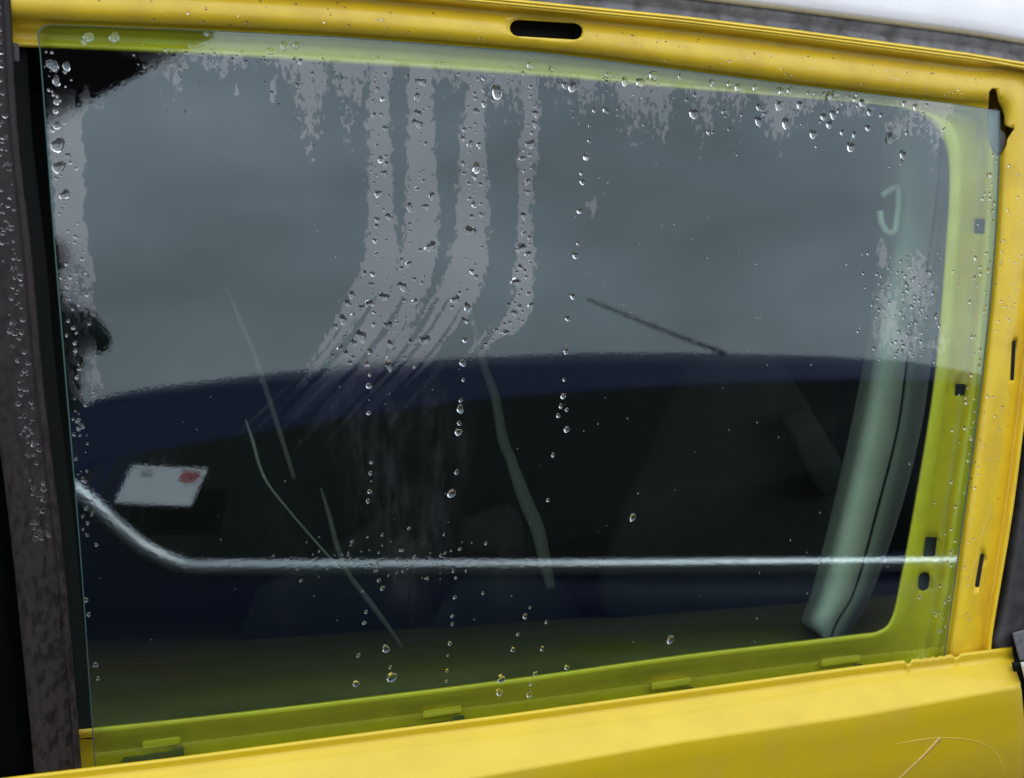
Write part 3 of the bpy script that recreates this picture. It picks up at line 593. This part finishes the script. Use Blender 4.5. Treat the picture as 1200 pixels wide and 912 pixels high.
def drop_world(cx,cy,rpx,**kw):
    k=px_m(cx,cy); V,Fc=drop_geo(0,0,rpx*k,**kw); c=G(cx,cy)
    return [T((c[0]+x,c[1]+z,c[2]-y)) for x,y,z in V],Fc
DG='water beads on the outside of the side window'
def bead(x,y,r,label,cat='water drop',**kw):
    V,Fc=drop_world(x,y,r,**kw); b=W(x,y); o=mesh('water_drop',V,Fc,M['water'],None,base=b,label=label,cat=cat,group=DG); fixn(o); return o
def beads(lst,label,**kw):
    n=len(lst); hor = max(q[0] for q in lst)-min(q[0] for q in lst) > max(q[1] for q in lst)-min(q[1] for q in lst)
    lst = sorted(lst, key=lambda q: q[0] if hor else q[1])
    od = ['second','third','fourth','fifth','sixth','seventh','eighth','ninth','tenth','eleventh','twelfth','thirteenth','fourteenth','fifteenth','sixteenth','seventeenth']
    for i,q in enumerate(lst):
        if i==0: pre='leftmost' if hor else 'topmost'
        elif i==n-1: pre='rightmost' if hor else 'lowest'
        else: pre=od[i-1]+(' from left,' if hor else ' from top,')
        bead(q[0],q[1],q[2]*1.0,pre+' '+label,**kw)
# left column
beads([(448,116,2.6),(446,187,3.4),(442,227,3.6),(441,257,3),(439,282,2.5)],'small bead in the upper part of the leftmost wet streak')
beads([(437,321,3),(437,356,2.4),(438,366,1.8),(438,380,2.4),(433,411,3.2)],'small bead in the bending lower part of the leftmost streak')
beads([(430,426,3.4),(433,439,1.8),(432,452,3.2),(432,484,2.4)],'bright bead of the left column crossing the mirrored blue roofline')
beads([(435,542,1.8),(434,554,2.3),(435,564,1.0),(433,576,2.4),(431,587,2.4)],'bright bead of the left column above the silver line')
beads([(444,680,2.0),(448,689,2.6),(429,717,2.0),(427,730,2.2),(420,768,2.2),(457,782,1.8)],'small bead of the left bead column below the silver line')
bead(452,760,4.2,'large bead below the silver line, just above the round ring-shaped drop'); bead(459,793,5.6,'largest round drop near the bottom of the glass, like a pale ring'); bead(417,801,3.6,'lowest bead of the left bead column, low on the glass')
# middle column
beads([(566,92,2),(566,106,2),(567,122,3),(561,170,3)],'small bead at the top of the third wet streak')
beads([(557,208,2.6),(555,240,3),(554,268,2.4),(553,318,3)],'small bead inside the third wet streak'); bead(558,197,5,'large dark bead high in the third wet streak',lump=.2)
bead(582,108,6.4,'large dark drop alone between the third and fourth wet streaks',lump=.1)
beads([(548,361,4),(547,376,2.6),(545,398,3.2)],'bead of the middle column just above the mirrored roofline')
beads([(542,425,3.8),(543,445,2),(540,469,2.2),(538,496,2.4),(535,553,2.6)],'bright small bead of the middle column on the mirrored blue car')
bead(539,479,4.2,'upper one of two large bright beads in the middle column'); bead(537,506,4.0,'lower one of two large bright beads in the middle column'); bead(529,578,4.6,'big bright bead at the foot of the middle column, above the silver line')
beads([(534,677,1.6),(533,700,2),(530,722,1.8),(530,731,1.8),(527,754,2.2),(525,768,1.4),(524,786,1.8),(523,798,1.8)],'tiny bead of the thin middle column below the silver line')
# right column
beads([(696,129,2.2),(709,129,3),(690,165,2),(681,203,2),(682,213,3),(677,285,2)],'small dark bead of the right column on the sky reflection'); bead(687,184,3.8,'darkest bead of the right column high on the sky reflection')
beads([(679,247,3),(674,299,3.6),(671,347,3.2),(665,373,3),(663,411,3.2)],'bead of the right column between the pale blotch and the roofline')
beads([(661,445,1.8),(660,464,3),(657,476,2.4),(664,480,2.2),(654,487,2.4),(664,503,3.2),(648,533,2.2),(642,586,2)],'bright bead of the right cluster on the dark area below the roofline')
bead(741,606,3.8,'single bright bead right of centre above the silver line'); bead(785,749,4.2,'single bright bead low on the glass right of centre')
beads([(615,722,2.8),(621,712,1.4),(607,743,1.8),(601,761,2.4)],'bead of the slanting row left of the low right group')
beads([(627,789,2.4),(622,801,2.2),(620,813,3.6)],'bead of the low right group over the yellow-green ledge'); beads([(635,760,2.4),(640,729,1.8),(664,782,2.6)],'small bead right of the low group')
bead(587,795,4.4,'large bead at the yellow-green ledge, upper of a pair'); bead(585,811,3.8,'large bead on the yellow-green ledge, lower of a pair')
# upper right
for x,y,r,l in ((813,133,5,'large dark drop farthest left under the upper edge at right'),(889,142,4.6,'dark drop left of a pair under the upper edge'),(921,145,5,'dark drop right of a pair under the upper edge'),(912,124,4.4,'drop just above the pair under the upper edge'),(953,157,4.2,'drop right of the pair, half way to the corner'),(997,172,4.6,'lowest bright drop near the upper right corner'),(1042,162,4.6,'flat dark drop near the rounded upper right corner'),(1058,182,4,'small drop over the grey trim top')): bead(x,y,r,l,hh=.3)
beads([(937,124,4),(965,137,3.4),(976,134,4),(972,146,3.6),(987,155,2.6),(1001,158,2.6),(1017,150,3),(1019,132,3.2),(889,126,3),(1002,117,2.6),(1010,121,3.4),(797,90,2.5),(830,155,2.4)],'faint small bead under the upper edge near the right corner',hh=.24)
beads([(622,77,4),(647,81,3.4),(662,100,3.6),(671,102,5),(713,88,3.6),(732,96,3.8),(750,97,4.6),(766,89,4.8),(835,97,3.6),(855,99,3),(865,103,3.8),(885,103,3),(916,107,3.6),(925,107,3),(971,113,3.8),(978,110,3.4),(1060,122,2.6),(1073,126,3)],'clear drop hanging on the pale green strip along the top edge',hh=.32)
beads([(317,60,4),(333,54,4.5),(348,53,4),(352,72,3),(349,100,2.5),(242,40,3),(104,44,6),(134,44,6),(98,49,3.5)],'clear drop on the yellow-green strip at upper left',hh=.25)
# left strip
bead(68,170,8,'largest drop on the left wet strip, upper',lump=.2); bead(69,196,7,'large drop on the left wet strip, below the largest one',lump=.22); bead(76,228,5.6,'lowest heart-shaped drop on the left wet strip',lump=.25)
beads([(66,119,3.8),(65,130,3.2),(67,147,4.4),(61,152,3),(80,182,3),(66,209,2.2)],'small drop near the top of the left wet strip')
bead(62,77,7,'pale drop in the dark upper left corner',lump=.2); bead(66,95,5.2,'bright curved drop in the dark upper left corner',lump=.25); bead(78,78,4,'slim pale drop in the dark upper left corner',ar=1.6)
beads([(x,y,r) for x,y,r in ((78,309,2.4),(82,325,2),(86,384,2.6),(88,402,2.5),(88,411,2.4),(90,442,2.5),(92,493,3),(92,503,2.6),(97,562,2.6),(101,703,3),(104,720,2.6),(112,779,3.2),(115,795,2.2),(97,605,2))],'glinting bead along the left edge of the glass')
# fine droplets: past counting
def merge(lst):
    V=[];Fc=[]
    for v,f in lst: k=len(V); V+=list(v); Fc+=[tuple(i+k for i in q) for q in f]
    return V,Fc
acc=[]; placed=[]
def inside(e,x,y):
    ys=[q[0] for q in e]
    if y<ys[0] or y>ys[-1]: return False
    return np.interp(y,ys,[q[1] for q in e])+4<x<np.interp(y,ys,[q[2] for q in e])-4
for e in streaks:
    c=0
    for _ in range(3000):
        y=random.uniform(e[0][0]+14,430); x=random.uniform(370,640)
        if not inside(e,x,y): continue
        r=min(6,1.0+random.expovariate(1/1.5))
        if any((x-a)**2+(y-b)**2<(r+q+2)**2 for a,b,q in placed): continue
        placed.append((x,y,r)); acc.append(drop_world(x,y,r,seg=9,lump=.16 if r<3 else .28,ar=random.uniform(.8,1.3),hh=.16)); c+=1
        if c>58: break
for _ in range(160):   # top fringe
    x=random.uniform(150,1110); y=np.interp(x,[p[0] for p in A[:8]],[p[1] for p in A[:8]])+random.expovariate(1/22.)-12
    acc.append(drop_world(x,y,random.uniform(.7,2.3),seg=7,hh=.14))
for _ in range(120):   # right patch
    acc.append(drop_world(random.gauss(1060,22),random.uniform(295,425),random.uniform(.7,1.8),seg=7,hh=.2))
for _ in range(120):   # left strip and upper left corner
    y=random.uniform(60,640); x=np.interp(y,[p[1] for p in glf],[p[0] for p in glf])+random.uniform(4,34 if y<480 else 20)
    acc.append(drop_world(x,y,random.uniform(.7,2.3),seg=7,hh=.45))
for _ in range(90):   # right margin over the green frame
    y=random.uniform(180,740); x=np.interp(y,[p[1] for p in gr],[p[0] for p in gr])-random.expovariate(1/12.)-3
    acc.append(drop_world(x,y,random.uniform(.7,2.0),seg=7,hh=.4))
for _ in range(110):   # stray dots
    acc.append(drop_world(random.uniform(100,1060),random.uniform(150,760),random.uniform(.4,.9),seg=6,hh=.4))
for _ in range(70):   # around the silver line
    acc.append(drop_world(random.gauss(450,60),random.gauss(655,16),random.uniform(.6,2),seg=7,hh=.4))
V,Fc=merge(acc); o=mesh('fine_droplets',V,Fc,M['water'],None,base=W(600,400),label='fine scattered rain droplets over the outside of the window glass',cat='water droplets',kind='stuff'); fixn(o)
# droplets on the paint and on the pillar cover
acc=[]
def surf_drops(surf, n, rr, hh=.45):
    """surf(u,v)->(px,py,w)"""
    for _ in range(n):
        u,v=random.random(),random.random(); q_=surf(u,v)
        if (592<q_[0]<688 and 16<q_[1]<54) or (1138<q_[0]<1196 and (392<q_[1]<452 or 640<q_[1]<694 or 98<q_[1]<190)): continue
        p=np.array(W(*q_)); du=np.array(W(*surf(u+.002,v)))-p; dv=np.array(W(*surf(u,v+.004)))-p
        nn=np.cross(du,dv); nn/=np.linalg.norm(nn)
        if np.dot(nn,T(CAMG)-p)<0: nn=-nn
        a=du/np.linalg.norm(du); b=np.cross(nn,a); r=random.uniform(*rr)*.0007
        Vd,Fd=drop_geo(0,0,r,seg=7,hh=hh); acc.append(([p+a*x+b*y-nn*(z-.00005) for x,y,z in Vd],Fd))
def s_frame(f0,f1,t0,t1):
    def s(u,v):
        i=np.clip((t0+(t1-t0)*u),0,1)*(len(Oc)-1); i0=int(min(i,len(Oc)-2)); fr_=i-i0
        oo=Oc[i0]*(1-fr_)+Oc[i0+1]*fr_; gg=Gc[i0]*(1-fr_)+Gc[i0+1]*fr_; f=f0+(f1-f0)*v; q=oo+(gg-oo)*f
        return (q[0],q[1],np.interp(f,[p[0] for p in prof],[p[1] for p in prof]))
    return s
nst=len(O)-1
surf_drops(s_frame(.3,.9,.6/nst,7.5/nst),110,(.7,1.9),.22)
surf_drops(s_frame(.3,.95,9/nst,13/nst),90,(.8,2.4),.16)
V,Fc=merge(acc); o=mesh('paint_droplets',V,Fc,M['water'],None,base=W(900,80),label='small clear raindrops beaded on the yellow window surround',cat='water droplets',kind='stuff'); fixn(o)
acc=[]
def s_pil(u,v):
    i=u*(len(pl)-1.01); i0=int(i); fr_=i-i0; a=pl[i0]*(1-fr_)+pl[i0+1]*fr_; b=pr[i0]*(1-fr_)+pr[i0+1]*fr_; f=.45+.33*v; q=a+(b-a)*f
    return (q[0],q[1],np.interp(f,[.3,.8],[-.0095,-.01]))
surf_drops(lambda u,v:s_pil(.05+.6*u,v),260,(.7,2.6),.2)
V,Fc=merge(acc); o=mesh('pillar_droplets',V,Fc,M['water'],None,base=W(10,300),label='raindrops beaded on the dark pillar cover at the left',cat='water droplets',kind='stuff'); fixn(o)
